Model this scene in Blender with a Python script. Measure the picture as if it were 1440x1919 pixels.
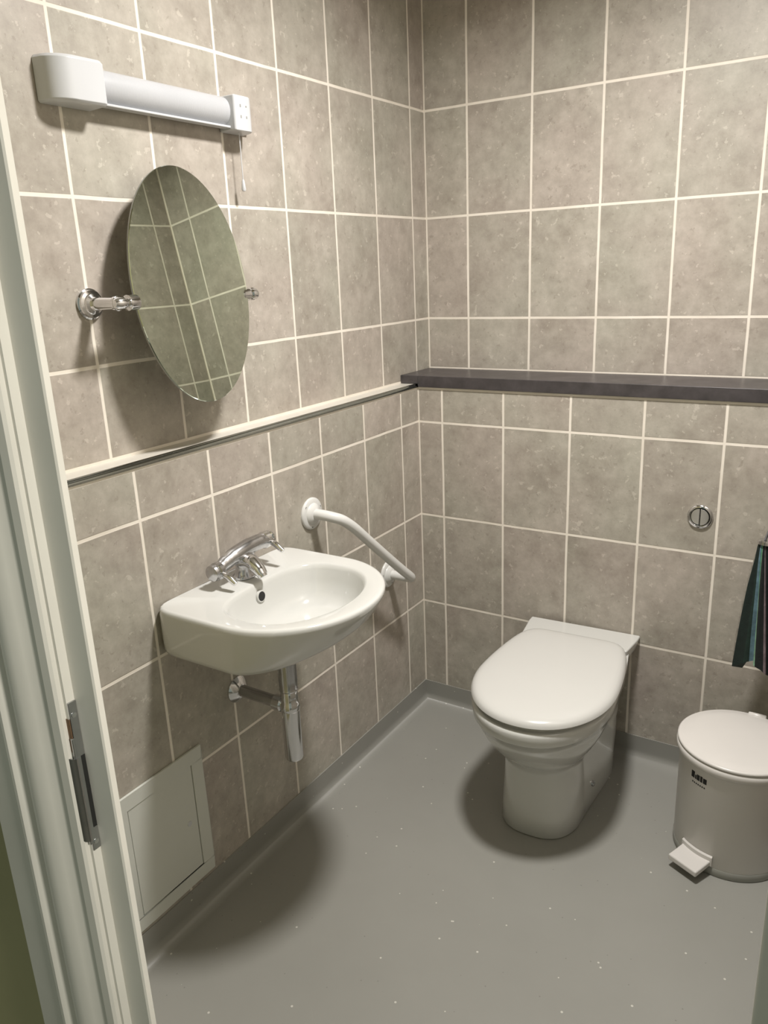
import bpy, bmesh, math, random
from mathutils import Vector, Matrix
random.seed(7)
R = math.radians
PI = math.pi
for o in list(bpy.data.objects):
    bpy.data.objects.remove(o, do_unlink=True)
SC = bpy.context.scene
COL = SC.collection
S = 0.909            # all numbers below are in units of 0.909 m

# ------------------------------------------------------------------ camera
F_PX, YAW, PITCH, ROLL = 1470.38, 0.5729, -0.2987, -0.0424
CAM = Vector((1.3877, -2.4926, 1.5638))
fwd = Vector((-math.sin(YAW)*math.cos(PITCH), math.cos(YAW)*math.cos(PITCH), math.sin(PITCH)))
r0 = Vector((math.cos(YAW), math.sin(YAW), 0)); u0 = r0.cross(fwd)
rt = math.cos(ROLL)*r0 + math.sin(ROLL)*u0
up = -math.sin(ROLL)*r0 + math.cos(ROLL)*u0
cam = bpy.data.objects.new('camera', bpy.data.cameras.new('camera'))
COL.objects.link(cam)
m = Matrix((rt, up, -fwd)).transposed().to_4x4(); m.translation = CAM*S
cam.matrix_world = m
cam.data.sensor_fit = 'HORIZONTAL'; cam.data.sensor_width = 36
cam.data.lens = F_PX/1440*36
cam.data.clip_start = 0.02
SC.camera = cam

# ------------------------------------------------------------------ light
w = bpy.data.worlds.new('world'); SC.world = w; w.use_nodes = True
w.node_tree.nodes['Background'].inputs[0].default_value = (0.80, 0.88, 0.74, 1)
w.node_tree.nodes['Background'].inputs[1].default_value = 0.29

def area(name, loc, rot, size, power, color, spread=180):
    l = bpy.data.lights.new(name, 'AREA'); l.shape = 'DISK'; l.size = size
    l.energy = power; l.color = color; l.spread = R(spread)
    o = bpy.data.objects.new(name, l); COL.objects.link(o)
    o.location = Vector(loc)*S; o.rotation_euler = rot
    return o
area('ceiling_lamp_light', (0.88, -1.04, 2.58), (0, 0, 0), 0.20, 30.0, (1.0, 0.967, 0.93), 156)
area('corridor_fill_light', (2.2, -2.29, 1.75), (0, R(80), R(-6)), 0.22, 17.0, (1.0, 0.95, 0.86))  # added fill, source unseen; aimed to brighten the door frame faces
SC.view_settings.view_transform = 'Standard'
SC.view_settings.look = 'None'
SC.view_settings.exposure = 0.0
SC.view_settings.gamma = 1.0
SC.view_settings.use_curve_mapping = False

# ------------------------------------------------------------------ materials
def nmat(name):
    mt = bpy.data.materials.new(name); mt.use_nodes = True
    nt = mt.node_tree
    return mt, nt, nt.nodes['Principled BSDF']
def noise(nt, scale, detail=4, rough=0.6, vec=None):
    n = nt.nodes.new('ShaderNodeTexNoise'); n.inputs['Scale'].default_value = scale
    n.inputs['Detail'].default_value = detail; n.inputs['Roughness'].default_value = rough
    if vec: nt.links.new(vec, n.inputs['Vector'])
    return n.outputs['Fac']
def ramp(nt, fac, stops):
    r = nt.nodes.new('ShaderNodeValToRGB'); e = r.color_ramp.elements
    e[0].position, e[0].color = stops[0][0], (*stops[0][1], 1)
    e[1].position, e[1].color = stops[-1][0], (*stops[-1][1], 1)
    for p, c in stops[1:-1]:
        k = e.new(p); k.color = (*c, 1)
    nt.links.new(fac, r.inputs[0]); return r.outputs[0]
def mathn(nt, op, a, b=None, clamp=False):
    n = nt.nodes.new('ShaderNodeMath'); n.operation = op; n.use_clamp = clamp
    for i, v in enumerate((a, b)):
        if v is None: continue
        if isinstance(v, (int, float)): n.inputs[i].default_value = v
        else: nt.links.new(v, n.inputs[i])
    return n.outputs[0]
def mixc(nt, fac, a, b, mode='MIX'):
    n = nt.nodes.new('ShaderNodeMix'); n.data_type = 'RGBA'; n.blend_type = mode
    ins = [n.inputs[0], n.inputs[6], n.inputs[7]]
    for s, v in zip(ins, (fac, a, b)):
        if isinstance(v, (int, float)): s.default_value = v
        elif isinstance(v, tuple): s.default_value = (*v, 1)
        else: nt.links.new(v, s)
    return n.outputs[2]
def bump(nt, bs, h, strength, dist):
    b = nt.nodes.new('ShaderNodeBump'); b.inputs['Strength'].default_value = strength
    b.inputs['Distance'].default_value = dist
    nt.links.new(h, b.inputs['Height']); nt.links.new(b.outputs[0], bs.inputs['Normal'])
def objco(nt):
    tc = nt.nodes.new('ShaderNodeTexCoord'); return tc.outputs['Object']

def plain(name, col, rough=0.4, metal=0.0, var=0.04, scale=14, bstr=0.0, bscale=60, coat=0.0, ior=None, wear=None):
    mt, nt, bs = nmat(name)
    v = objco(nt)
    f = noise(nt, scale, 5, 0.6, v)
    a = tuple(c*(1-var) for c in col); b = tuple(min(1, c*(1+var)) for c in col)
    c = ramp(nt, f, [(0.3, a), (0.7, b)])
    if wear:
        wf = noise(nt, wear[1], 6, 0.75, v)
        c = mixc(nt, mathn(nt, 'MULTIPLY', mathn(nt, 'GREATER_THAN', wf, wear[2]), 0.8), c, wear[0])
    nt.links.new(c, bs.inputs['Base Color'])
    bs.inputs['Roughness'].default_value = rough; bs.inputs['Metallic'].default_value = metal
    bs.inputs['Coat Weight'].default_value = coat
    if ior: bs.inputs['IOR'].default_value = ior
    if bstr: bump(nt, bs, noise(nt, bscale, 3, 0.5, v), bstr, 0.002)
    return mt

GW = 0.0072
def tile_mat(name, axis, u0v, wv, v0v, hv, extra=(), tint=(1, 1, 1)):
    """axis: 0 = runs along x, 1 = runs along -y. Grout lines at u0+i*w and v0+j*h."""
    mt, nt, bs = nmat(name)
    co = objco(nt)
    sx = nt.nodes.new('ShaderNodeSeparateXYZ'); nt.links.new(co, sx.inputs[0])
    u = mathn(nt, 'MULTIPLY', sx.outputs[axis], (1 if axis == 0 else -1)/S)
    z = mathn(nt, 'MULTIPLY', sx.outputs[2], 1/S)
    # slightly wavy joints
    wob = mathn(nt, 'MULTIPLY', mathn(nt, 'SUBTRACT', noise(nt, 6, 2, 0.5, co), 0.5), 0.003)
    def lines(c, c0, p):
        t = mathn(nt, 'DIVIDE', mathn(nt, 'SUBTRACT', mathn(nt, 'ADD', c, wob), c0), p)
        fr = mathn(nt, 'FRACT', t)
        d = mathn(nt, 'MULTIPLY', mathn(nt, 'MINIMUM', fr, mathn(nt, 'SUBTRACT', 1.0, fr)), p)
        return mathn(nt, 'FLOOR', t), d
    iu, du = lines(u, u0v, wv); iv, dv = lines(z, v0v, hv)
    d = mathn(nt, 'MINIMUM', du, dv)
    for ax, val in extra:
        e = mathn(nt, 'ABSOLUTE', mathn(nt, 'SUBTRACT', u if ax == 'u' else z, val))
        d = mathn(nt, 'MINIMUM', d, e)
    # grout mask 1 in joint
    g = mathn(nt, 'SUBTRACT', 1.0, mathn(nt, 'DIVIDE', mathn(nt, 'SUBTRACT', d, GW/2-0.0006), 0.0014, True), True)
    # tile random
    cx = nt.nodes.new('ShaderNodeCombineXYZ'); nt.links.new(iu, cx.inputs[0]); nt.links.new(iv, cx.inputs[1])
    cx.inputs[2].default_value = axis*3.3+u0v*7
    wn = nt.nodes.new('ShaderNodeTexWhiteNoise'); nt.links.new(cx.outputs[0], wn.inputs['Vector'])
    va = nt.nodes.new('ShaderNodeVectorMath'); va.operation = 'MULTIPLY_ADD'
    nt.links.new(wn.outputs['Color'], va.inputs[0]); va.inputs[1].default_value = (9, 9, 9); nt.links.new(co, va.inputs[2])
    tv = va.outputs[0]
    big = noise(nt, 6.0, 5, 0.62, tv)
    base = ramp(nt, big, [(0.30, (0.325, 0.291, 0.248)), (0.48, (0.400, 0.366, 0.320)), (0.70, (0.490, 0.455, 0.400))])
    mid = noise(nt, 26, 6, 0.7, tv)
    base = mixc(nt, 0.36, base, ramp(nt, mid, [(0.32, (0.22, 0.195, 0.165)), (0.50, (0.375, 0.342, 0.297)), (0.70, (0.56, 0.525, 0.47))]))
    sp = noise(nt, 62, 4, 0.65, tv)
    base = mixc(nt, mathn(nt, 'MULTIPLY', mathn(nt, 'GREATER_THAN', sp, 0.640), 0.36), base, (0.24, 0.21, 0.175))
    sp2 = noise(nt, 52, 4, 0.6, mathv(nt, tv, (5, 3, 1)))
    base = mixc(nt, mathn(nt, 'MULTIPLY', mathn(nt, 'GREATER_THAN', sp2, 0.645), 0.38), base, (0.66, 0.62, 0.55))
    hue = noise(nt, 2.6, 2, 0.5, tv)
    base = mixc(nt, 1.0, base, ramp(nt, hue, [(0.35, (1.025, 0.99, 0.99)), (0.65, (0.985, 1.01, 0.98))]), 'MULTIPLY')
    br = mathn(nt, 'MULTIPLY_ADD', wn.outputs['Value'], 0.07); br.node.inputs[2].default_value = 0.965
    cb = nt.nodes.new('ShaderNodeCombineXYZ')
    for i in range(3): nt.links.new(mathn(nt, 'MULTIPLY', br, tint[i]), cb.inputs[i])
    base = mixc(nt, 1.0, base, cb.outputs[0], 'MULTIPLY')
    gcol = ramp(nt, noise(nt, 9, 3, 0.6, co), [(0.3, (0.76, 0.70, 0.61)), (0.7, (0.88, 0.82, 0.73))])
    c = mixc(nt, g, base, gcol)
    nt.links.new(c, bs.inputs['Base Color'])
    rr = mathn(nt, 'MULTIPLY_ADD', g, 0.4); rr.node.inputs[2].default_value = 0.44
    nt.links.new(rr, bs.inputs['Roughness'])
    h = mathn(nt, 'SUBTRACT', mathn(nt, 'MULTIPLY', sp, 0.08), g)
    bump(nt, bs, h, 0.45, 0.0015)
    return mt
def mathv(nt, v, off):
    n = nt.nodes.new('ShaderNodeVectorMath'); n.operation = 'ADD'; nt.links.new(v, n.inputs[0]); n.inputs[1].default_value = off
    return n.outputs[0]

TW, TH = 0.2209, 0.33
XRW = 1.382
zC, zD = 1.3959, 1.0671
M = {}
M['tUL'] = tile_mat('tile_upper_left', 1, 0.0906, TW, zC, TH, extra=(('z', 1.1975),))
M['tUB'] = tile_mat('tile_upper_back', 0, 0.1581, TW, zC, TH, extra=(('u', 0.002), ('u', XRW-0.002), ('z', 1.224)))
M['tLL'] = tile_mat('tile_lower_left', 1, 0.3080, TW, zD, TH, extra=(('z', 1.1800),))
M['tLB'] = tile_mat('tile_lower_back', 0, 0.1534, TW, zD, TH, extra=(('u', 0.0633), ('z', 1.1800)))
M['tR'] = tile_mat('tile_right', 1, 0.0935, TW, zC, TH, extra=(('u', 0.002),))
M['paint'] = plain('painted_frame_white', (0.70, 0.68, 0.62), 0.38, var=0.05, scale=5, bstr=0.15, bscale=20, wear=((0.45, 0.36, 0.30), 7, 0.79))
M['wallpaint'] = plain('corridor_paint', (0.36, 0.34, 0.19), 0.6, var=0.12, scale=2, bstr=0.2)
M['ceil'] = plain('ceiling_paint', (0.72, 0.71, 0.66), 0.8, var=0.02, bstr=0.2)
M['ceramic'] = plain('white_ceramic', (0.60, 0.60, 0.575), 0.10, var=0.012, scale=3, coat=0.3)
M['seatp'] = plain('seat_plastic', (0.60, 0.595, 0.57), 0.22, var=0.012, scale=3)
M['binp'] = plain('bin_enamel', (0.66, 0.635, 0.605), 0.28, var=0.02, scale=5)
M['whitep'] = plain('white_plastic', (0.56, 0.57, 0.585), 0.3, var=0.015, scale=6)
M['railp'] = plain('rail_white', (0.70, 0.70, 0.68), 0.28, var=0.02, scale=8)
M['panelp'] = plain('panel_white', (0.62, 0.63, 0.58), 0.42, var=0.03, scale=4)
M['ledge'] = plain('ledge_white', (0.62, 0.59, 0.53), 0.35, var=0.06, scale=9)
M['chrome'] = plain('chrome', (0.72, 0.72, 0.73), 0.10, metal=1.0, var=0.05, scale=20)
M['satin'] = plain('satin_chrome', (0.52, 0.52, 0.53), 0.22, metal=1.0, var=0.10, scale=24)
M['strip'] = plain('polished_strip', (0.36, 0.38, 0.36), 0.12, metal=1.0, var=0.1, scale=12)
M['dark'] = plain('dark_hole', (0.012, 0.012, 0.011), 0.6)
M['brown'] = plain('bare_wood', (0.16, 0.09, 0.045), 0.7, var=0.3, scale=60)
M['shelf'] = plain('dark_laminate', (0.060, 0.053, 0.055), 0.36, var=0.30, scale=22, bstr=0.1, bscale=120)
M['grey'] = plain('grey_mark', (0.30, 0.30, 0.28), 0.5)
def glass_mirror():
    mt, nt, bs = nmat('mirror_glass')
    c = ramp(nt, noise(nt, 4, 2, 0.5, objco(nt)), [(0.3, (0.56, 0.61, 0.52)), (0.7, (0.58, 0.63, 0.54))])
    nt.links.new(c, bs.inputs['Base Color'])
    bs.inputs['Metallic'].default_value = 1; bs.inputs['Roughness'].default_value = 0.01
    return mt
M['mirror'] = glass_mirror()
def diffuser():
    mt, nt, bs = nmat('ribbed_diffuser')
    v = objco(nt)
    c = ramp(nt, noise(nt, 8, 2, 0.5, v), [(0.3, (0.50, 0.51, 0.53)), (0.7, (0.53, 0.54, 0.56))])
    nt.links.new(c, bs.inputs['Base Color']); bs.inputs['Roughness'].default_value = 0.3
    bs.inputs['Transmission Weight'].default_value = 0.12
    wv = nt.nodes.new('ShaderNodeTexWave'); wv.inputs['Scale'].default_value = 90; wv.bands_direction = 'Y'
    nt.links.new(v, wv.inputs['Vector']); bump(nt, bs, wv.outputs['Fac'], 0.15, 0.001)
    return mt
M['diff'] = diffuser()
def vinyl():
    mt, nt, bs = nmat('safety_vinyl')
    v = objco(nt)
    c = ramp(nt, noise(nt, 3, 4, 0.6, v), [(0.3, (0.272, 0.268, 0.243)), (0.7, (0.292, 0.288, 0.262))])
    vo = nt.nodes.new('ShaderNodeTexVoronoi'); vo.inputs['Scale'].default_value = 34; nt.links.new(v, vo.inputs['Vector'])
    sel = nt.nodes.new('ShaderNodeSeparateColor'); nt.links.new(vo.outputs['Color'], sel.inputs[0])
    fleck = mathn(nt, 'MULTIPLY', mathn(nt, 'LESS_THAN', vo.outputs['Distance'], 0.085), mathn(nt, 'GREATER_THAN', sel.outputs[0], 0.55))
    c = mixc(nt, mathn(nt, 'MULTIPLY', fleck, 0.75), c, (0.66, 0.64, 0.58))
    vo2 = nt.nodes.new('ShaderNodeTexVoronoi'); vo2.inputs['Scale'].default_value = 60; nt.links.new(v, vo2.inputs['Vector'])
    sel2 = nt.nodes.new('ShaderNodeSeparateColor'); nt.links.new(vo2.outputs['Color'], sel2.inputs[0])
    fl2 = mathn(nt, 'MULTIPLY', mathn(nt, 'LESS_THAN', vo2.outputs['Distance'], 0.1), mathn(nt, 'GREATER_THAN', sel2.outputs[1], 0.86))
    c = mixc(nt, mathn(nt, 'MULTIPLY', fl2, 0.4), c, (0.10, 0.095, 0.085))
    nt.links.new(c, bs.inputs['Base Color'])
    bs.inputs['Roughness'].default_value = 0.36
    bump(nt, bs, noise(nt, 220, 2, 0.5, v), 0.08, 0.001)
    return mt
M['vinyl'] = vinyl()

# ------------------------------------------------------------------ mesh helpers
def obj(name, bm, mat, parent=None, smooth=True, bevel=0, seg=3, angle=35, sub=0):
    bmesh.ops.remove_doubles(bm, verts=bm.verts, dist=1e-6)
    bmesh.ops.recalc_face_normals(bm, faces=bm.faces)
    me = bpy.data.meshes.new(name)
    bm.to_mesh(me); bm.free()
    me.transform(Matrix.Scale(S, 4))
    mats = mat if isinstance(mat, (list, tuple)) else [mat]
    for q in mats: me.materials.append(q)
    o = bpy.data.objects.new(name, me); COL.objects.link(o)
    if parent:
        o.parent = parent; me.transform(Matrix.Translation(-world_loc(parent)))
    if smooth:
        for p in me.polygons: p.use_smooth = True
    if bevel:
        b = o.modifiers.new('bevel', 'BEVEL'); b.width = bevel*S; b.segments = seg; b.limit_method = 'ANGLE'; b.angle_limit = R(angle)
        b.harden_normals = True
    elif smooth:
        es = o.modifiers.new('split', 'EDGE_SPLIT'); es.split_angle = R(angle)
    if sub:
        s2 = o.modifiers.new('sub', 'SUBSURF'); s2.levels = s2.render_levels = sub
    return o
def world_loc(o):
    v = Vector((0, 0, 0))
    while o:
        v = v + o.location; o = o.parent
    return v
def tag(o, label=None, cat=None, group=None, kind=None):
    if label: o['label'] = label
    if cat: o['category'] = cat
    if group: o['group'] = group
    if kind: o['kind'] = kind
    return o
def thing(name, loc, label=None, cat=None, kind=None):
    o = bpy.data.objects.new(name, None); COL.objects.link(o)
    o.location = Vector(loc)*S; o.empty_display_size = 0.05
    return tag(o, label, cat, kind=kind)
def box(bm, a, b, mi=0):
    x0, y0, z0 = [min(p, q) for p, q in zip(a, b)]; x1, y1, z1 = [max(p, q) for p, q in zip(a, b)]
    vs = [bm.verts.new(p) for p in ((x0,y0,z0),(x1,y0,z0),(x1,y1,z0),(x0,y1,z0),(x0,y0,z1),(x1,y0,z1),(x1,y1,z1),(x0,y1,z1))]
    for f in ((0,1,2,3),(4,5,6,7),(0,1,5,4),(1,2,6,5),(2,3,7,6),(3,0,4,7)):
        fc = bm.faces.new([vs[i] for i in f]); fc.material_index = mi
    return vs
def frame_from(d):
    d = Vector(d).normalized()
    a = Vector((0, 0, 1)) if abs(d.z) < 0.9 else Vector((1, 0, 0))
    s = d.cross(a).normalized(); t = s.cross(d).normalized()
    return s, t, d
def lathe(bm, origin, axis, prof, n=48, mi=0, cap=True):
    """prof: list of (dist along axis, radius)"""
    s, t, d = frame_from(axis); o = Vector(origin); rings = []
    for h, r in prof:
        if r < 1e-6: rings.append([bm.verts.new(o+d*h)])
        else: rings.append([bm.verts.new(o+d*h+(s*math.cos(2*PI*k/n)+t*math.sin(2*PI*k/n))*r) for k in range(n)])
    join_rings(bm, rings, mi)
    if cap:
        for rg in (rings[0], rings[-1]):
            if len(rg) > 2:
                f = bm.faces.new(rg); f.material_index = mi
def join_rings(bm, rings, mi=0, closed=True):
    for A, B in zip(rings[:-1], rings[1:]):
        n = max(len(A), len(B))
        for k in range(n if closed else n-1):
            a0, a1 = A[k % len(A)], A[(k+1) % len(A)]; b0, b1 = B[k % len(B)], B[(k+1) % len(B)]
            vs = []
            for v in (a0, a1, b1, b0):
                if v not in vs: vs.append(v)
            if len(vs) > 2:
                try: f = bm.faces.new(vs); f.material_index = mi
                except ValueError: pass
def catmull(pts, n=10):
    P = [Vector(p) for p in pts]; P = [P[0]*2-P[1]] + P + [P[-1]*2-P[-2]]; out = []
    for i in range(1, len(P)-2):
        p0, p1, p2, p3 = P[i-1:i+3]
        for k in range(n):
            t = k/n
            out.append(0.5*((2*p1)+(-p0+p2)*t+(2*p0-5*p1+4*p2-p3)*t*t+(-p0+3*p1-3*p2+p3)*t**3))
    out.append(P[-2]); return out
def tube(bm, pts, r, n=20, mi=0, cap=True, flat=1.0):
    pts = [Vector(p) for p in pts]; rings = []; prev = None
    for i, p in enumerate(pts):
        d = (pts[min(i+1, len(pts)-1)]-pts[max(i-1, 0)]).normalized()
        if prev is None: s, t, _ = frame_from(d)
        else:
            s = (prev - d*prev.dot(d)).normalized(); t = s.cross(d)
        prev = s
        rr = r[i] if isinstance(r, (list, tuple)) else r
        rings.append([bm.verts.new(p+(s*math.cos(2*PI*k/n)+t*math.sin(2*PI*k/n)*flat)*rr) for k in range(n)])
    join_rings(bm, rings, mi)
    if cap:
        for rg in (rings[0], rings[-1]):
            f = bm.faces.new(rg); f.material_index = mi
def prism(bm, poly, z0, z1, mi=0, fn=None):
    """poly in plan (x,y) extruded z0..z1; fn maps (x,y,z)->xyz"""
    fn = fn or (lambda x, y, z: (x, y, z))
    A = [bm.verts.new(fn(x, y, z0)) for x, y in poly]; B = [bm.verts.new(fn(x, y, z1)) for x, y in poly]
    join_rings(bm, [A, B], mi)
    for rg in (A, B):
        f = bm.faces.new(rg); f.material_index = mi

# ------------------------------------------------------------------ setting
DL, DB = 0.0613, 0.1949
XR = 1.382
ZT, ZS = 1.194, 1.184
YF = -1.968            # room side of the door wall
YO = -2.047            # corridor side
CEIL = 2.78
COVE = 0.081
def struct(name, bm, mat, smooth=False, **k):
    return tag(obj(name, bm, mat, None, smooth, **k), kind='structure')
bm = bmesh.new(); box(bm, (-0.10, -1.99, ZT-0.02), (0.0, 0.10, CEIL)); struct('wall_left', bm, M['tUL'])
bm = bmesh.new(); box(bm, (-0.10, -1.99, -0.05), (DL, -0.05, ZT-0.012)); struct('wall_left_lower', bm, M['tLL'])
bm = bmesh.new(); box(bm, (0.0, 0.0, ZS-0.02), (XR, 0.10, CEIL)); struct('wall_back', bm, M['tUB'])
bm = bmesh.new(); box(bm, (DL, -DB, -0.05), (XR, 0.10, ZS)); struct('wall_back_lower', bm, M['tLB'])
bm = bmesh.new(); box(bm, (XR, -1.99, -0.05), (XR+0.10, 0.10, CEIL)); struct('wall_right', bm, M['tR'])
bm = bmesh.new(); box(bm, (-0.10, YF, CEIL), (XR+0.10, 0.10, CEIL+0.08)); struct('ceiling', bm, M['ceil'])
# door wall, both sides and lintel
XJ = CAM.x-0.66*1.1538; XK = 1.372
bm = bmesh.new()
box(bm, (-1.8, YO, -0.05), (XJ, YF, CEIL)); struct('wall_front_left', bm, [M['wallpaint']])
bm = bmesh.new(); box(bm, (XK+0.045, YO, -0.05), (3.0, YF, CEIL)); struct('wall_front_right', bm, M['wallpaint'])
bm = bmesh.new(); box(bm, (XJ, YO, 2.33), (XK+0.045, YF, CEIL)); struct('wall_front_top', bm, M['wallpaint'])

# ledge cap and polished trim on the lower boxing of the left wall
bm = bmesh.new(); box(bm, (0.0, -1.966, ZT-0.012), (DL-0.004, -0.0, ZT)); struct('trim_1', bm, M['ledge'])
bm = bmesh.new()
arc = [(DL-0.007, ZT+0.001)]+[(DL-0.007+0.011*math.sin(a), ZT-0.010+0.011*math.cos(a)) for a in [R(q) for q in (15, 35, 55, 75, 90)]]+[(DL+0.004, ZT-0.0108), (DL-0.007, ZT-0.0108)]
prism(bm, arc, -1.966, -DB, fn=lambda x, y, z: (x, z, y))
struct('trim_2', bm, M['strip'], True, angle=50)
# floor with coved upstand
bm = bmesh.new()
prof = [(0.0, COVE), (0.0035, COVE), (0.0038, 0.045)]
rc = 0.030
for a in range(0, 91, 9): prof.append((0.004+rc*(1-math.cos(R(a))), rc*(1-math.sin(R(a)))+0.0))
prof = [(d, max(z, 0)) for d, z in prof]
def loop(d, z):
    return [bm.verts.new(p) for p in ((DL+d, YF+d, z), (DL+d, -DB-d, z), (XR-d, -DB-d, z), (XR-d, YF+d, z))]
rings = [loop(d, z) for d, z in prof]
for A, B in zip(rings[:-1], rings[1:]):
    for k in (0, 1, 2):
        bm.faces.new((A[k], A[k+1], B[k+1], B[k]))
bm.faces.new(rings[-1])
e = rings[-1]
# strip through the doorway
v = [bm.verts.new(p) for p in ((DL, YF, 0), (XR, YF, 0))]
bm.faces.new((e[0], v[0], v[1], e[3]))
struct('floor', bm, M['vinyl'], True, angle=60)
bm = bmesh.new(); box(bm, (-1.8, -4.2, -0.06), (3.0, YF, -0.002)); struct('floor_corridor', bm, plain('corridor_floor', (0.16, 0.15, 0.12), 0.6))

# ------------------------------------------------------------------ door frame
def P(ratio=None, dy=None, dx=None):
    if dx is None: dx = ratio*dy
    return (CAM.x+dx, CAM.y+dy)
d1 = thing('door_1', (CAM.x-0.72, YO, 0), kind='structure')
q = 1.1538
bm = bmesh.new()
lin = [(-0.66*q, 0.3857*q), (-0.614*q, 0.3857*q), (-0.614*q, 0.3949*q), (-0.5825*q, 0.3949*q), (-0.5805*q, 0.3962*q),
       (-0.5805*q, 0.4020*q), (-0.60*q, 0.4120*q), (-0.66*q, 0.452*q)]
prism(bm, [P(dy=b, dx=a) for a, b in lin], 0, 2.30)
obj('door_lining', bm, M['paint'], d1, True, angle=25)
bm = bmesh.new()
box(bm, (XK-0.006, CAM.y+0.3949*q, 0), (XK+0.05, YF+0.005, 2.30))
box(bm, (XK+0.03, YO-0.012, 0), (XK+0.17, YO, 2.36))
obj('hinge_jamb', bm, M['paint'], d1, True, bevel=0.003)
bm = bmesh.new(); box(bm, (CAM.x-0.62*q, YO, 2.29), (XK+0.06, YF, 2.34)); obj('head_lining', bm, M['paint'], d1, False)
# moulded architrave on the corridor side
w0 = YO-CAM.y      # 0.4456
arcp = [(-0.713, w0), (-0.713, w0-0.006), (-0.716, w0-0.009), (-0.728, w0-0.010), (-0.731, w0-0.0075), (-0.739, w0-0.0085), (-0.748, w0-0.0145),
        (-0.760, w0-0.0200), (-0.771, w0-0.0215), (-0.780, w0-0.0195), (-0.788, w0-0.0140), (-0.793, w0-0.0130), (-0.797, w0-0.020), (-0.801, w0-0.0235),
        (-0.806, w0-0.0235), (-0.809, w0-0.020), (-0.862, w0-0.0195), (-0.866, w0-0.016), (-0.866, w0)]
bm = bmesh.new(); prism(bm, [P(dy=b, dx=a) for a, b in arcp], 0, 2.38)
obj('architrave', bm, M['paint'], d1, True, angle=28)
# strike plate on the lining edge
ax = CAM.x-0.614*q; ay = CAM.y+0.3857*q
sp = thing('strike_plate', (ax, ay, 1.03)); sp.parent = d1; sp.location = (Vector((ax, ay, 1.03))*S - d1.location)
bm = bmesh.new()
box(bm, (ax-0.001, ay+0.0002, 0.935), (ax+0.0022, ay+0.0102, 1.128))
box(bm, (ax-0.001, ay-0.0022, 0.945), (ax+0.0022, ay+0.0015, 1.085))
obj('plate', bm, M['satin'], sp, True, bevel=0.0006)
bm = bmesh.new()
lip = [(0.0022, 0.004), (0.0030, -0.001), (0.0005, -0.0045), (-0.006, -0.0060), (-0.010, -0.0062), (-0.010, -0.0050), (-0.005, -0.0048), (0.001, -0.002), (0.001, 0.004)]
prism(bm, [(ax+a, ay+b) for a, b in lip], 0.950, 1.060)
obj('lip', bm, M['satin'], sp, True, angle=50)
bm = bmesh.new(); box(bm, (ax+0.0005, ay+0.0050, 0.965), (ax+0.0026, ay+0.0098, 1.060)); obj('latch_hole', bm, M['dark'], sp, False)
bm = bmesh.new(); box(bm, (ax-0.009, ay-0.0010, 1.066), (ax+0.0012, ay-0.0002, 1.108)); obj('bare_patch', bm, M['brown'], sp, False)
bm = bmesh.new(); lathe(bm, (ax+0.0020, ay+0.0052, 1.112), (1, 0, 0), [(0, 0.0032), (0.0010, 0.0030), (0.0014, 0.0)], 16)
lathe(bm, (ax+0.0020, ay+0.0052, 0.946), (1, 0, 0), [(0, 0.0032), (0.0010, 0.0030), (0.0014, 0.0)], 16)
obj('screw', bm, M['chrome'], sp)

# ------------------------------------------------------------------ shelf
bm = bmesh.new()
front = -0.203
poly = [(0.0, 0.0), (0.0, front), (DL+0.003, front), (XR, front), (XR, 0.0)]
box(bm, (0.0005, front, ZT+0.0008), (DL+0.006, -0.001, 1.2225))
box(bm, (DL+0.0055, front, ZS+0.0008), (XR-0.001, -0.001, 1.2225))
tag(obj('shelf', bm, M['shelf'], None, True, bevel=0.0018, seg=2), 'long dark charcoal laminate shelf running along the tiled back wall above the toilet', 'shelf')

# ------------------------------------------------------------------ shaver light
lt = thing('wall_light', (0.0, -1.17, 1.93), 'long white strip light with pull cord mounted on the tiled wall above the oval mirror', 'light')
zb, zt = 1.893, 1.958
bm = bmesh.new()
box(bm, (0.0004, -1.42, zb+0.004), (0.016, -0.89, zt-0.002))
obj('backplate', bm, M['whitep'], lt, True, bevel=0.003)
# big curved housing at the left end
bm = bmesh.new()
pl = [(0.0006, -1.463)]
for a in range(0, 91, 10):
    pl.append((0.012+0.043*math.sin(R(a)), -1.410-0.050*math.cos(R(a))))
pl += [(0.057, -1.355), (0.054, -1.347), (0.0006, -1.347)]
def hfn(x, y, z):
    k = max(0, x)/0.057
    return (x, y, z+0.0) if z > 1.93 else (x, y, z - 0.004*(1-k))
A_ = []
for zz, ins in ((zb-0.006, 0.004), (zb-0.002, 0.0), (zt+0.002, 0.0), (zt+0.008, 0.005)):
    ring = []
    for x, y in pl:
        ring.append(bm.verts.new((max(0.0006, x-ins) if x > 0.001 else x, y+(ins if y < -1.40 else -ins*0.5 if y > -1.35 else 0), zz-(0.002*(1-max(0, x)/0.057) if zz < 1.92 else 0))))
    A_.append(ring)
join_rings(bm, A_)
bm.faces.new(A_[0]); bm.faces.new(A_[-1])
obj('end_housing', bm, M['whitep'], lt, True, bevel=0.0025, angle=40)
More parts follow.
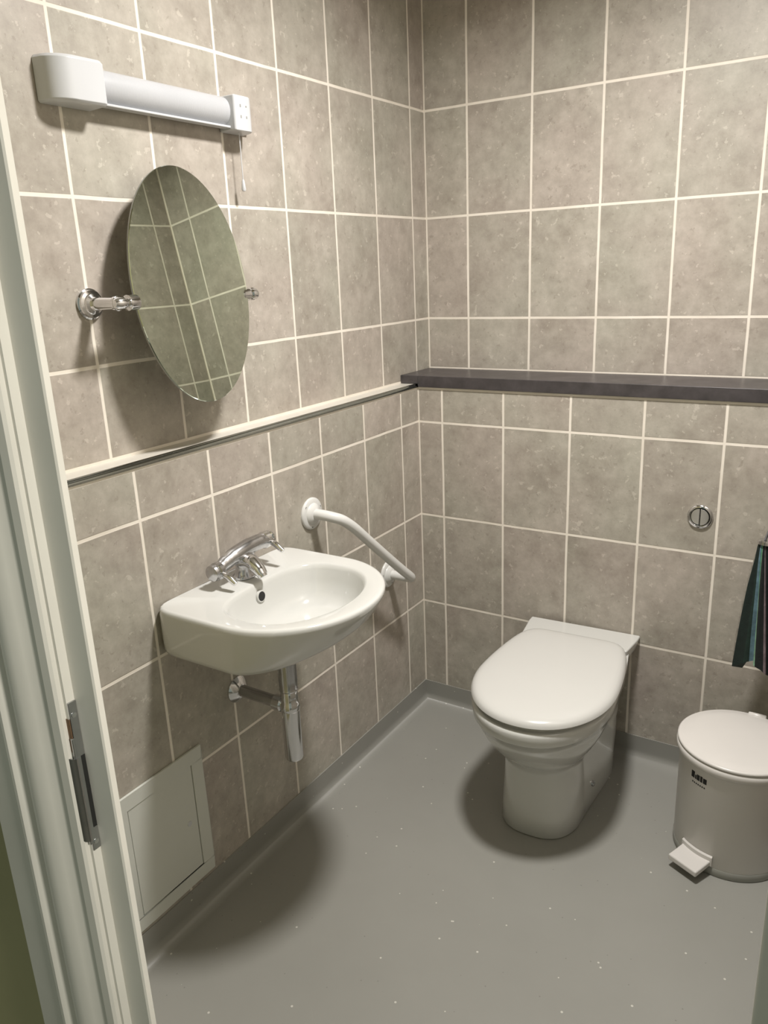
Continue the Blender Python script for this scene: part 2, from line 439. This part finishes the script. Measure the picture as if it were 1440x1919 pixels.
# half round ribbed diffuser
bm = bmesh.new(); rings = []
for y in (-1.348, -1.345, -0.985, -0.977, -0.971):
    k = 1.0 if y < -0.98 else (0.95 if y < -0.975 else 0.82)
    ring = []
    for a in range(-100, 101, 10):
        ring.append(bm.verts.new((0.014+0.026*k*math.cos(R(a)), y, (zb+zt)/2+0.004+0.031*k*math.sin(R(a)))))
    rings.append(ring)
join_rings(bm, rings, closed=False)
bm.faces.new(rings[-1]); bm.faces.new(rings[0])
obj('diffuser', bm, M['diff'], lt, True, angle=60)
bm = bmesh.new(); box(bm, (0.014, -1.348, zb-0.0005), (0.036, -0.972, zb+0.0045)); obj('reflector_rail', bm, M['whitep'], lt, True, bevel=0.0015)
# shaver socket end
bm = bmesh.new()
pe = [(0.0006, -0.982), (0.050, -0.982), (0.053, -0.978), (0.053, -0.932), (0.048, -0.922), (0.036, -0.912), (0.0006, -0.903)]
prism(bm, pe, zb-0.006, zt+0.004)
so = obj('socket_end', bm, M['whitep'], lt, True, bevel=0.003, angle=40)
bm = bmesh.new()
for yy, zz, hh in ((-0.962, 1.940, 0.006), (-0.962, 1.917, 0.006), (-0.943, 1.917, 0.005)):
    box(bm, (0.0528, yy-0.0017, zz-hh/2), (0.0535, yy+0.0017, zz+hh/2))
box(bm, (0.0528, -0.9445, 1.940-0.0015), (0.0535, -0.9405, 1.940+0.0015))
obj('socket_slot', bm, M['grey'], lt, False)
bm = bmesh.new(); tube(bm, [(0.030, -0.948, zb-0.005), (0.0300, -0.948, 1.83), (0.0300, -0.948, 1.775)], 0.0012, 8)
obj('pull_cord', bm, M['whitep'], lt)
bm = bmesh.new(); lathe(bm, (0.030, -0.948, 1.785), (0, 0, -1), [(0, 0.0015), (0.003, 0.0032), (0.022, 0.0055), (0.026, 0.0045), (0.027, 0)], 16)
obj('cord_pull', bm, M['whitep'], lt)

# ------------------------------------------------------------------ oval mirror
MC = Vector((0.0835, -1.1996, 1.5451)); ma, mb, mth, mps = 0.1675, 0.2502, 0.1043, -0.0134
mi = thing('oval_mirror', (0, -1.41, 1.52), 'frameless oval tilting mirror held on chrome arms on the tiled wall under the strip light', 'mirror')
nrm = Vector((math.cos(mth)*math.cos(mps), math.cos(mth)*math.sin(mps), math.sin(mth))); mu = Vector((-math.sin(mps), math.cos(mps), 0)); mv = nrm.cross(mu)
bm = bmesh.new()
def mring(off, ins, n=128):
    return [bm.verts.new(MC+nrm*off+mu*(ma-ins)*math.cos(2*PI*k/n)+mv*(mb-ins)*math.sin(2*PI*k/n)) for k in range(n)]
rg = [mring(-0.006, 0.0), mring(-0.0012, 0.0), mring(0.0, 0.0012)]
join_rings(bm, rg)
f = bm.faces.new(rg[0]); f2 = bm.faces.new(rg[-1])
g = obj('glass', bm, [M['mirror'], M['grey']], mi, False)
for p in g.data.polygons:
    if len(p.vertices) > 10: p.material_index = 0 if p.center.x > 0 and (p.normal.x > 0) else 1
    else: p.material_index = 1 if abs(p.normal.x) < 0.3 else 0
def bracket(y, side):
    zz = 1.5222
    b = thing('bracket', (0, y, zz)); b.parent = mi; b.location = Vector((0, y, zz))*S - mi.location
    bm = bmesh.new()
    lathe(bm, (0.0004, y, zz), (1, 0, 0), [(0, 0.031), (0.004, 0.031), (0.006, 0.028), (0.010, 0.027), (0.012, 0.021), (0.017, 0.020), (0.020, 0.014), (0.024, 0.012)], 40)
    obj('wall_flange', bm, M['chrome'], b)
    bm = bmesh.new()
    xe = 0.096 if side > 0 else 0.082
    lathe(bm, (0.020, y, zz), (1, 0, 0), [(0, 0.0125), (xe-0.036, 0.0125), (xe-0.034, 0.0145), (xe-0.028, 0.0145), (xe-0.026, 0.011), (xe-0.022, 0.011)], 28)
    obj('arm', bm, M['chrome'], b)
    bm = bmesh.new()
    yy = y+side*0.0
    lathe(bm, (xe-0.006, y, zz), (0, side, 0), [(-0.014, 0.0), (-0.012, 0.008), (-0.005, 0.0125), (0.010, 0.0125), (0.013, 0.009), (0.020, 0.009)], 28)
    lathe(bm, (xe-0.006, y+side*0.020, zz), (0, side, 0), [(0, 0.010), (0.002, 0.0155), (0.006, 0.0160), (0.024, 0.0150), (0.027, 0.0125), (0.028, 0)], 28)
    obj('pivot', bm, M['chrome'], b)
bracket(-1.4150, 1)
bracket(-0.9985, -1)

# ------------------------------------------------------------------ basin
bs_ = thing('wash_basin', (DL, -1.18, 0.72), 'small white ceramic wall-hung wash basin with overflow hole beneath the oval mirror', 'basin')
BY = -1.18
def rad(t, a1, a2, b, p1, p2):
    c, s = math.cos(t), math.sin(t)
    a, p = (a2, p2) if c >= 0 else (a1, p1)
    return 1/((abs(c)/a)**p+(abs(s)/b)**p)**(1/p)
NB = 144
def oring(bm, z, hw, xf, back=DL+0.0006, cx=0.27, pb=14, pf=2.0):
    ring = []
    for k in range(NB):
        t = 2*PI*k/NB; r = rad(t, cx-back, xf-cx, hw, pb, pf)
        ring.append(bm.verts.new((cx+r*math.cos(t), BY+r*math.sin(t), z)))
    return ring
def iring(bm, z, k, cx=0.300, xb=0.172, xf=0.436, hw=0.182):
    ring = []
    for i in range(NB):
        t = 2*PI*i/NB
        # keep index aligned with outer ring by direction from (0.27)
        r = rad(t, (cx-xb), (xf-cx), hw, 3.0, 2.0)*k
        ring.append(bm.verts.new((cx+r*math.cos(t), BY+r*math.sin(t), z)))
    return ring
bm = bmesh.new(); rings = []
for z, hw, xf in ((0.7375, 0.10, 0.295), (0.7378, 0.168, 0.338), (0.739, 0.203, 0.366), (0.7425, 0.219, 0.382), (0.749, 0.2285, 0.397), (0.760, 0.2330, 0.414), (0.776, 0.2345, 0.434),
                  (0.80, 0.2347, 0.458), (0.83, 0.235, 0.478), (0.846, 0.2350, 0.4885), (0.855, 0.2335, 0.4895), (0.8595, 0.2305, 0.4865), (0.8605, 0.226, 0.481)):
    rings.append(oring(bm, z, hw, xf))
rings.append(oring(bm, 0.8600, 0.222, 0.476))
for z, k in ((0.8585, 1.035), (0.8570, 1.01), (0.853, 0.985), (0.845, 0.965), (0.82, 0.93), (0.79, 0.86), (0.765, 0.74), (0.757, 0.55), (0.753, 0.33), (0.751, 0.13)):
    rings.append(iring(bm, z, k))
join_rings(bm, rings); bm.faces.new(rings[0]); bm.faces.new(rings[-1])
obj('bowl', bm, M['ceramic'], bs_, True, angle=80)
# overflow hole and plug hole
ov = Vector((0.1835, -1.187, 0.826))
bm = bmesh.new(); lathe(bm, ov+Vector((-0.004, 0, 0)), (1, 0, 0.10), [(0, 0.0150), (0.0045, 0.0150), (0.0060, 0.0140), (0.0062, 0.0118), (0.0048, 0.0112)], 32, cap=False)
obj('overflow_ring', bm, M['ceramic'], bs_)
bm = bmesh.new(); lathe(bm, ov+Vector((-0.002, 0, 0)), (1, 0, 0.10), [(0.0, 0.0118), (0.0045, 0.0115)], 24); obj('overflow_hole', bm, M['dark'], bs_)
bm = bmesh.new(); lathe(bm, (0.300, BY, 0.7512), (0, 0, 1), [(0, 0.028), (0.002, 0.026), (0.0015, 0.018), (-0.002, 0.014)], 32); obj('plug_hole', bm, M['chrome'], bs_)

# mixer tap on the deck
TX, TY = 0.118, -1.166
tp = thing('mixer_tap', (TX, TY, 0.861), 'chrome two-handle mixer tap standing on the back rim of the white wash basin', 'tap')
bm = bmesh.new()
rings = []
for z, rx, ry, ox in ((0.8606, 0.026, 0.034, 0), (0.866, 0.026, 0.034, 0), (0.869, 0.022, 0.028, 0), (0.885, 0.019, 0.022, 0), (0.900, 0.020, 0.026, 0), (0.920, 0.021, 0.036, 0), (0.934, 0.017, 0.034, 0), (0.939, 0.006, 0.014, 0)):
    rings.append([bm.verts.new((TX+ox+rx*math.cos(2*PI*k/32), TY+ry*math.sin(2*PI*k/32), z)) for k in range(32)])
join_rings(bm, rings); bm.faces.new(rings[0]); bm.faces.new(rings[-1])
tube(bm, catmull([(TX-0.006, TY-0.080, 0.904), (TX-0.004, TY-0.050, 0.915), (TX, TY, 0.927), (TX, TY+0.050, 0.930), (TX, TY+0.080, 0.926)], 6), [0.0165]*4+[0.018]*4+[0.0205]*8+[0.0195]*5+[0.018]*4, 24)
obj('body', bm, M['satin'], tp, True, angle=60)
bm = bmesh.new()
path = catmull([(TX+0.004, TY-0.004, 0.905), (TX+0.030, TY-0.008, 0.906), (TX+0.056, TY-0.012, 0.893), (TX+0.070, TY-0.014, 0.880)], 6)
tube(bm, path, [0.024-0.010*i/(len(path)-1) for i in range(len(path))], 24, flat=0.8)
lathe(bm, path[-1]+Vector((-0.004, 0, 0.004)), (0.6, 0, -1), [(0, 0.012), (0.010, 0.0115), (0.011, 0.009)], 24)
obj('spout', bm, M['chrome'], tp, True, angle=60)
for sgn, zz in ((-1, 0.902), (1, 0.926)):
    y0 = TY+sgn*0.080
    bm = bmesh.new()
    lathe(bm, (TX-0.004, y0-sgn*0.004, zz), (0, sgn, 0), [(0, 0.017), (0.004, 0.0215), (0.016, 0.0215), (0.018, 0.0185), (0.022, 0.0185), (0.024, 0.0205), (0.031, 0.019), (0.034, 0.012), (0.035, 0)], 28)
    h = obj('handle', bm, M['satin'] if sgn < 0 else M['chrome'], tp)
    bm = bmesh.new()
    pp = catmull([(TX+0.008, y0+sgn*0.008, zz-0.002), (TX+0.030, y0+sgn*0.008, zz-0.008), (TX+0.052, y0+sgn*0.008, zz-0.022)], 5)
    tube(bm, pp, [0.0062+0.002*math.sin(PI*i/(len(pp)-1)) for i in range(len(pp))], 16)
    obj('lever', bm, M['chrome'], h)

# bottle trap
BT = Vector((0.2375, -1.178))
tr = thing('bottle_trap', (BT.x, BT.y, 0.378), 'chrome bottle trap and waste pipe hanging under the white wash basin', 'waste trap')
def tc(z0, prof, name, mat):
    bm = bmesh.new(); lathe(bm, (BT.x, BT.y, z0), (0, 0, 1), prof, 40); return obj(name, bm, mat, tr)
tc(0.388, [(0, 0.0175), (0.002, 0.0215), (0.006, 0.0232), (0.140, 0.0232), (0.142, 0.0215)], 'cup', M['chrome'])
tc(0.529, [(0, 0.0235), (0.003, 0.0245), (0.018, 0.0245), (0.021, 0.0225), (0.036, 0.0215), (0.052, 0.0215), (0.054, 0.0205)], 'collar', M['chrome'])
tc(0.583, [(0, 0.0225), (0.003, 0.0240), (0.006, 0.0225), (0.030, 0.0235), (0.128, 0.0235)], 'tailpiece', M['satin'])
bm = bmesh.new()
tube(bm, catmull([(BT.x-0.010, BT.y, 0.5365), (0.17, -1.178, 0.537), (0.0625, -1.178, 0.5375)], 6), 0.0155, 24)
obj('outlet_pipe', bm, M['satin'], tr)
bm = bmesh.new(); lathe(bm, (BT.x-0.050, BT.y, 0.5365), (1, 0, 0), [(0, 0.017), (0.003, 0.0205), (0.026, 0.0205), (0.030, 0.017)], 28); obj('outlet_nut', bm, M['chrome'], tr)
bm = bmesh.new(); lathe(bm, (DL+0.0004, -1.178, 0.5375), (1, 0, 0), [(0, 0.036), (0.003, 0.0355), (0.010, 0.028), (0.016, 0.019), (0.018, 0.0155)], 36); obj('wall_flange', bm, M['chrome'], tr)
# isolating bracket under the bowl
# ------------------------------------------------------------------ grab rail
gr = thing('grab_rail', (DL, -0.8184, 0.9144), 'white curved tubular grab rail fixed diagonally to the tiled wall beside the wash basin', 'grab rail')
bm = bmesh.new()
F1 = Vector((DL, -0.8184, 0.9144)); F2 = Vector((DL, -0.4295, 0.5920))
pts = catmull([F1+Vector((0.006, 0, 0)), (0.100, -0.8165, 0.9140), (0.130, -0.806, 0.908), (0.148, -0.785, 0.895), (0.157, -0.745, 0.862), (0.160, -0.690, 0.812), (0.160, -0.600, 0.734),
               (0.160, -0.500, 0.649), (0.160, -0.452, 0.610), (0.155, -0.436, 0.5975), (0.143, -0.430, 0.5925), (0.110, -0.4295, 0.592), F2+Vector((0.006, 0, 0))], 7)
tube(bm, pts, 0.0150, 28)
obj('bar', bm, M['railp'], gr, True, angle=70)
for Fp, rot in ((F1, 20), (F2, 50)):
    bm = bmesh.new(); lathe(bm, Fp+Vector((0.0005, 0, 0)), (1, 0, 0), [(0, 0.046), (0.004, 0.046), (0.007, 0.043), (0.008, 0.031), (0.012, 0.029), (0.016, 0.021), (0.019, 0.0165)], 44)
    fl = obj('wall_flange', bm, M['railp'], gr, True, angle=50)
    for k in range(3):
        a = R(rot+120*k); c = Fp+Vector((0.0074, 0.0365*math.cos(a), 0.0365*math.sin(a)))
        bm = bmesh.new(); lathe(bm, c, (1, 0, 0), [(0, 0.0042), (0.0006, 0.0036), (0.0004, 0.0)], 14)
        s_ = obj('screw', bm, M['dark'], fl)

# ------------------------------------------------------------------ access panel low on the left wall
ap = thing('access_panel', (DL, -1.46, 0.094), 'square white plastic access panel set low on the tiled wall by the door frame', 'access panel')
py0, py1, pz0, pz1 = -1.600, -1.3300, 0.095, 0.462
bm = bmesh.new(); fr = 0.036
for a, b in (((DL+0.0005, py0, pz0), (DL+0.007, py1, pz0+fr)), ((DL+0.0005, py0, pz1-fr), (DL+0.007, py1, pz1)),
             ((DL+0.0005, py0, pz0+fr), (DL+0.007, py0+fr, pz1-fr)), ((DL+0.0005, py1-fr, pz0+fr), (DL+0.007, py1, pz1-fr))): box(bm, a, b)
obj('frame', bm, M['panelp'], ap, True, bevel=0.0015)
bm = bmesh.new(); box(bm, (DL+0.0005, py0+fr+0.0018, pz0+fr+0.0018), (DL+0.0055, py1-fr-0.0018, pz1-fr-0.0018)); obj('door', bm, M['panelp'], ap, True, bevel=0.001)
bm = bmesh.new(); lathe(bm, (DL+0.0050, py1-fr-0.028, 0.272), (1, 0, 0), [(0, 0.0075), (0.002, 0.007), (0.0024, 0.0)], 20); obj('catch', bm, M['whitep'], ap)

# ------------------------------------------------------------------ toilet
TC = Vector((0.664, -DB, 0))
to = thing('toilet', (0.664, -DB, 0), 'white ceramic back-to-wall toilet with closed lid standing on the grey floor', 'toilet')
yaw = R(2.8)
def tl(x, y, z):      # local: x across, y out from the wall (positive)
    return (0.664+x*math.cos(yaw)+y*math.sin(yaw), -DB-0.0006-y*math.cos(yaw)+x*math.sin(yaw)+abs(0.19*math.sin(yaw)), z) if False else (0.664+x*math.cos(yaw)+y*math.sin(yaw)*(1), -DB-0.009-y*math.cos(yaw)+x*math.sin(yaw), z)
NT = 96; RW = 0.24
def tring(bm, z, hw, yf, yb, yc=0.38, pf=2.15, pb=4.0):
    ring = []
    for k in range(NT):
        t = 2*PI*k/NT
        r = rad(t, yc-yb, yf-yc, hw, pb, pf)
        zs = ((0, 0.142), (0.2, 0.146), (0.26, 0.152), (0.3, 0.160), (0.35, 0.170), (0.42, 0.1745), (0.5, 0.1745))
        for (za, wa), (zb2, wb) in zip(zs[:-1], zs[1:]):
            if za <= z < zb2: want = wa+(wb-wa)*(z-za)/(zb2-za)
        wk = (want/hw-1)*min(1, max(0, -math.cos(t)*r/(yc-yb))*1.3)
        ring.append(bm.verts.new(tl(r*math.sin(t)*(1+wk), yc+r*math.cos(t), z)))
    return ring
bm = bmesh.new(); rings = []
for z, hw, yf, yb, yc, pf, pb in ((0.0006, 0.1165, 0.512, 0.03, 0.36, 2.6, 6), (0.004, 0.1185, 0.516, 0.03, 0.36, 2.6, 6), (0.06, 0.1155, 0.512, 0.03, 0.36, 2.6, 6), (0.14, 0.1120, 0.507, 0.02, 0.36, 2.6, 6),
        (0.200, 0.1105, 0.507, 0.015, 0.37, 2.5, 6), (0.222, 0.113, 0.513, 0.01, 0.37, 2.4, 6), (0.238, 0.122, 0.529, 0.008, 0.38, 2.3, 5), (0.256, 0.136, 0.552, 0.006, 0.38, 2.25, 5), (0.285, 0.153, 0.582, 0.005, 0.38, 2.2, 5),
        (0.315, 0.167, 0.606, 0.004, 0.38, 2.15, 5), (0.348, 0.178, 0.627, 0.003, 0.38, 2.15, 5), (0.374, 0.183, 0.637, 0.002, 0.38, 2.15, 5), (0.378, 0.189, 0.646, 0.002, 0.38, 2.15, 5),
        (0.384, 0.192, 0.650, 0.002, 0.38, 2.15, 5), (0.410, 0.1945, 0.653, 0.002, 0.38, 2.15, 5), (0.419, 0.1915, 0.649, 0.004, 0.38, 2.15, 5), (0.421, 0.183, 0.641, 0.006, 0.38, 2.15, 5)):
    rings.append(tring(bm, z, hw, yf, yb, yc, pf, pb))
join_rings(bm, rings); bm.faces.new(rings[0]); bm.faces.new(rings[-1])
obj('pan', bm, M['ceramic'], to, True, angle=60)
bm = bmesh.new()
sl = [(-0.176, 0.0), (-0.176, 0.035), (-0.170, 0.085), (-0.166, 0.125), (0.166, 0.125), (0.172, 0.085), (0.179, 0.035), (0.180, 0.0)]
prism(bm, sl, 0.395, 0.4385, fn=lambda x, y, z: tl(x*(1 if z > 0.41 else 0.94), y, z))
obj('hinge_deck', bm, M['ceramic'], to, True, bevel=0.006, seg=4, angle=25)
LC = 0.40
def lidshape(bm, z, g, ins=0.0):
    ring = []
    for k in range(NT):
        t = 2*PI*k/NT; c = math.cos(t); s = math.sin(t)
        if c >= 0: r = 1/((abs(c)/(0.248+g))**2.1+(abs(s)/(0.1965+g))**2.1)**(1/2.1)
        else: r = 1/((abs(c)/(0.300+g))**9+(abs(s)/(0.1965+g))**9)**(1/9)
        x = r*s; y = LC+r*c
        if c < 0: x *= 1-0.205*((-r*c)/0.30)**1.7
        ring.append(bm.verts.new(tl(x+0.004, y, z)))
    return ring
bm = bmesh.new()
rings = [lidshape(bm, z, g) for z, g in ((0.4185, -0.022), (0.4195, -0.016), (0.426, -0.015), (0.4290, -0.020))]
join_rings(bm, rings); bm.faces.new(rings[0]); bm.faces.new(rings[-1])
obj('seat', bm, M['seatp'], to, True, angle=60)
bm = bmesh.new()
rings = [lidshape(bm, z, g) for z, g in ((0.4350, -0.004), (0.4356, -0.001), (0.4380, 0.002), (0.4450, 0.0), (0.4510, -0.005), (0.4555, -0.013), (0.4580, -0.024), (0.4595, -0.045), (0.4605, -0.08), (0.461, -0.13), (0.461, -0.18))]
join_rings(bm, rings); bm.faces.new(rings[0]); bm.faces.new(rings[-1])
obj('lid', bm, M['seatp'], to, True, angle=60)
bm = bmesh.new(); c0 = Vector(tl(0.1165, 0.300, 0.075)); lathe(bm, c0, (1, 0, 0), [(0, 0.009), (0.010, 0.0088), (0.012, 0.006), (0.0122, 0)], 20); b_ = obj('bolt_cap', bm, M['satin'], to)

# flush button
fb = thing('flush_button', (0.9895, -DB, 0.8487), 'round chrome dual flush button set in the tiled back wall above the toilet', 'flush button')
bm = bmesh.new(); lathe(bm, (0.9895, -DB-0.0004, 0.8487), (0, -1, 0), [(0, 0.0355), (0.003, 0.0355), (0.0065, 0.0325), (0.0075, 0.029), (0.004, 0.0265)], 48, cap=False); obj('ring', bm, M['chrome'], fb, True)
for sgn in (-1, 1):
    bm = bmesh.new()
    pl = [(sgn*0.0012, -0.0245)]+[(sgn*(0.0012+0.0238*math.sin(R(a))), -0.0245*math.cos(R(a))) for a in range(15, 180, 15)]+[(sgn*0.0012, 0.0245)]
    prism(bm, pl, 0.0006, 0.0062+0.001*sgn, fn=lambda x, z, d: (0.9895+x, -DB-d, 0.8487+z))
    obj('button', bm, M['chrome'], fb, True, bevel=0.0012)
bm = bmesh.new(); lathe(bm, (0.9895, -DB-0.0005, 0.8487), (0, -1, 0), [(0, 0.0268), (0.0022, 0.0268)], 40); obj('recess', bm, M['dark'], fb)

# ------------------------------------------------------------------ pedal bin
BC = Vector((1.181, -0.483, 0))
pb = thing('pedal_bin', (BC.x, BC.y, 0), 'white round pedal bin with closed lid standing on the floor right of the toilet', 'bin')
def bl(name, prof, mat, **k):
    bm = bmesh.new(); lathe(bm, (BC.x, BC.y, 0), (0, 0, 1), prof, 96); return obj(name, bm, mat, pb, True, **k)
M['binbase'] = plain('bin_base_grey', (0.30, 0.30, 0.27), 0.45, var=0.05)
bl('base', [(0.0006, 0.1425), (0.003, 0.1440), (0.022, 0.1440), (0.0245, 0.1425)], M['binbase'], angle=50)
bl('body', [(0.024, 0.1420), (0.026, 0.1428), (0.300, 0.1428), (0.304, 0.144)], M['binp'], angle=50)
bl('rim', [(0.300, 0.144), (0.303, 0.1505), (0.310, 0.1535), (0.318, 0.1535), (0.324, 0.1510), (0.326, 0.147)], M['binp'], angle=60)
bl('lid', [(0.3265, 0.1440), (0.3270, 0.1500), (0.3300, 0.1520), (0.3340, 0.1515), (0.3365, 0.1480), (0.3360, 0.1450), (0.3372, 0.1425), (0.3400, 0.120), (0.3425, 0.08), (0.3435, 0.04), (0.3437, 0)], M['binp'], angle=60)
ang = math.atan2(-0.172, -0.082)
pd = Vector((math.cos(ang), math.sin(ang), 0)); ps = Vector((-pd.y, pd.x, 0))
bm = bmesh.new()
def pp_(f, s, z): return Vector((BC.x, BC.y, 0))+pd*f+ps*s+Vector((0, 0, z))
for rr in (((0.138, 0.200), (0.026, 0.042), 0.043),):
    (f0, f1), (z0, z1), hw = rr
    vs = []
    for f_, z_lo, z_hi in ((f0, z0+0.004, z1+0.004), (f0+0.03, z0, z1), (f1, z0-0.004, z1-0.003)):
        vs.append([bm.verts.new(pp_(f_, -hw, z_lo)), bm.verts.new(pp_(f_, hw, z_lo)), bm.verts.new(pp_(f_, hw, z_hi)), bm.verts.new(pp_(f_, -hw, z_hi))])
    join_rings(bm, vs); bm.faces.new(vs[0]); bm.faces.new(vs[-1])
obj('pedal', bm, M['binp'], pb, True, bevel=0.004, seg=4)
bm = bmesh.new()
vs = []
for k in range(9):
    a = (k/8-0.5)*2*0.32
    def cp(r, z): return Vector((BC.x+r*math.cos(ang+a), BC.y+r*math.sin(ang+a), z))
    vs.append([bm.verts.new(cp(0.1430, 0.030)), bm.verts.new(cp(0.1480, 0.030)), bm.verts.new(cp(0.1480, 0.056)), bm.verts.new(cp(0.1430, 0.060))])
join_rings(bm, vs); bm.faces.new(vs[0]); bm.faces.new(vs[-1])
obj('pedal_collar', bm, M['binp'], pb, True, bevel=0.001)
bm = bmesh.new(); hA = math.atan2(1, 0.18)
hp = Vector((BC.x+0.147*math.cos(hA), BC.y+0.147*math.sin(hA), 0))
lathe(bm, (hp.x-0.024, hp.y+0.004, 0.333), (1, 0, 0), [(0, 0.006), (0.002, 0.008), (0.044, 0.008), (0.046, 0.006)], 20)
obj('hinge', bm, M['binp'], pb, True, angle=50)
# small printed mark
bm = bmesh.new(); aM = math.atan2(-0.1180, -0.0700)
def onbin(da, z, r=0.1433): return (BC.x+r*math.cos(aM+da), BC.y+r*math.sin(aM+da), z)
def mark(a0, a1, z0, z1):
    A = [bm.verts.new(onbin(a0, z0)), bm.verts.new(onbin(a1, z0)), bm.verts.new(onbin(a1, z1)), bm.verts.new(onbin(a0, z1))]
    B = [bm.verts.new(onbin(a0, z0, 0.1426)), bm.verts.new(onbin(a1, z0, 0.1426)), bm.verts.new(onbin(a1, z1, 0.1426)), bm.verts.new(onbin(a0, z1, 0.1426))]
    join_rings(bm, [A, B]); bm.faces.new(A); bm.faces.new(B)
for i, (a0, wd, hh) in enumerate(((-0.16, 0.075, 0.019), (-0.070, 0.030, 0.012), (-0.030, 0.060, 0.016), (0.045, 0.045, 0.017), (0.105, 0.070, 0.015))):
    mark(a0, a0+wd, 0.262, 0.262+hh)
for i in range(7): mark(-0.13+i*0.043, -0.105+i*0.043, 0.248, 0.2520)
obj('printed_mark', bm, M['grey'] if False else M['dark'], pb, False)

# ------------------------------------------------------------------ hanging striped cloth at the right wall
cl = thing('hanging_cloth', (1.36, -0.33, 1.50), 'gathered dark green and blue striped cloth hanging on a grey strap at the right edge', 'cloth')
cols = [(0.006, 0.020, 0.014), (0.004, 0.012, 0.009), (0.015, 0.055, 0.04), (0.06, 0.20, 0.11), (0.10, 0.17, 0.21), (0.05, 0.15, 0.09), (0.20, 0.35, 0.24), (0.006, 0.008, 0.008), (0.16, 0.12, 0.13), (0.30, 0.28, 0.24)]
cm = [plain('cloth_%s' % i, c, 0.85, var=0.35, scale=45, bstr=0.4, bscale=200) for i, c in enumerate(cols)]
bm = bmesh.new(); rings = []; NC = 144; HZ = 24
T0, T1 = Vector((1.178, -0.330, 0.842)), Vector((1.209, -0.325, 0.492))
for j in range(HZ+1):
    t = j/HZ; c = T0.lerp(T1, t); base = 0.014+0.058*t**0.85
    ring = []
    for k in range(NC):
        a = 2*PI*k/NC
        r = base*(1+0.20*math.sin(7*a+0.6)*min(1, t*3)+0.08*math.sin(15*a+2+2*t))
        if j == HZ: pass
        zz = c.z+(0.022*math.sin(3*a+1.2)*t)
        ring.append(bm.verts.new((c.x+r*math.cos(a), c.y+r*math.sin(a)*0.8, zz)))
    rings.append(ring)
for A, B in zip(rings[:-1], rings[1:]):
    for k in range(NC):
        fc = bm.faces.new((A[k], A[(k+1) % NC], B[(k+1) % NC], B[k]))
        deg = (360*k/NC)
        seq = [(160, 7), (186, 9), (226, 1), (233, 0), (243, 4), (252, 3), (257, 6), (272, 7), (276, 8), (316, 7), (361, 2)]
        for lim, idx in seq:
            if deg < lim: fc.material_index = idx; break
bm.faces.new(rings[-1]); bm.faces.new(rings[0])
obj('cloth', bm, cm, cl, True, angle=80)
bm = bmesh.new(); lathe(bm, T0+Vector((0, 0, -0.006)), (0.05, 0, 1), [(0, 0.0165), (0.002, 0.019), (0.010, 0.019), (0.013, 0.015)], 24); obj('ferrule', bm, M['chrome'], cl)
bm = bmesh.new(); tube(bm, [T0+Vector((0, 0, 0.008)), (1.205, -0.335, 0.95), (1.27, -0.335, 1.20), (1.355, -0.335, 1.50)], 0.0085, 12, flat=0.4)
obj('strap', bm, plain('strap_grey', (0.16, 0.155, 0.16), 0.7), cl)
bm = bmesh.new(); lathe(bm, (XR-0.0004, -0.335, 1.505), (-1, 0, 0), [(0, 0.016), (0.004, 0.015), (0.006, 0.006), (0.024, 0.005), (0.026, 0.009), (0.029, 0.008), (0.030, 0)], 24)
obj('hook', bm, M['chrome'], cl)
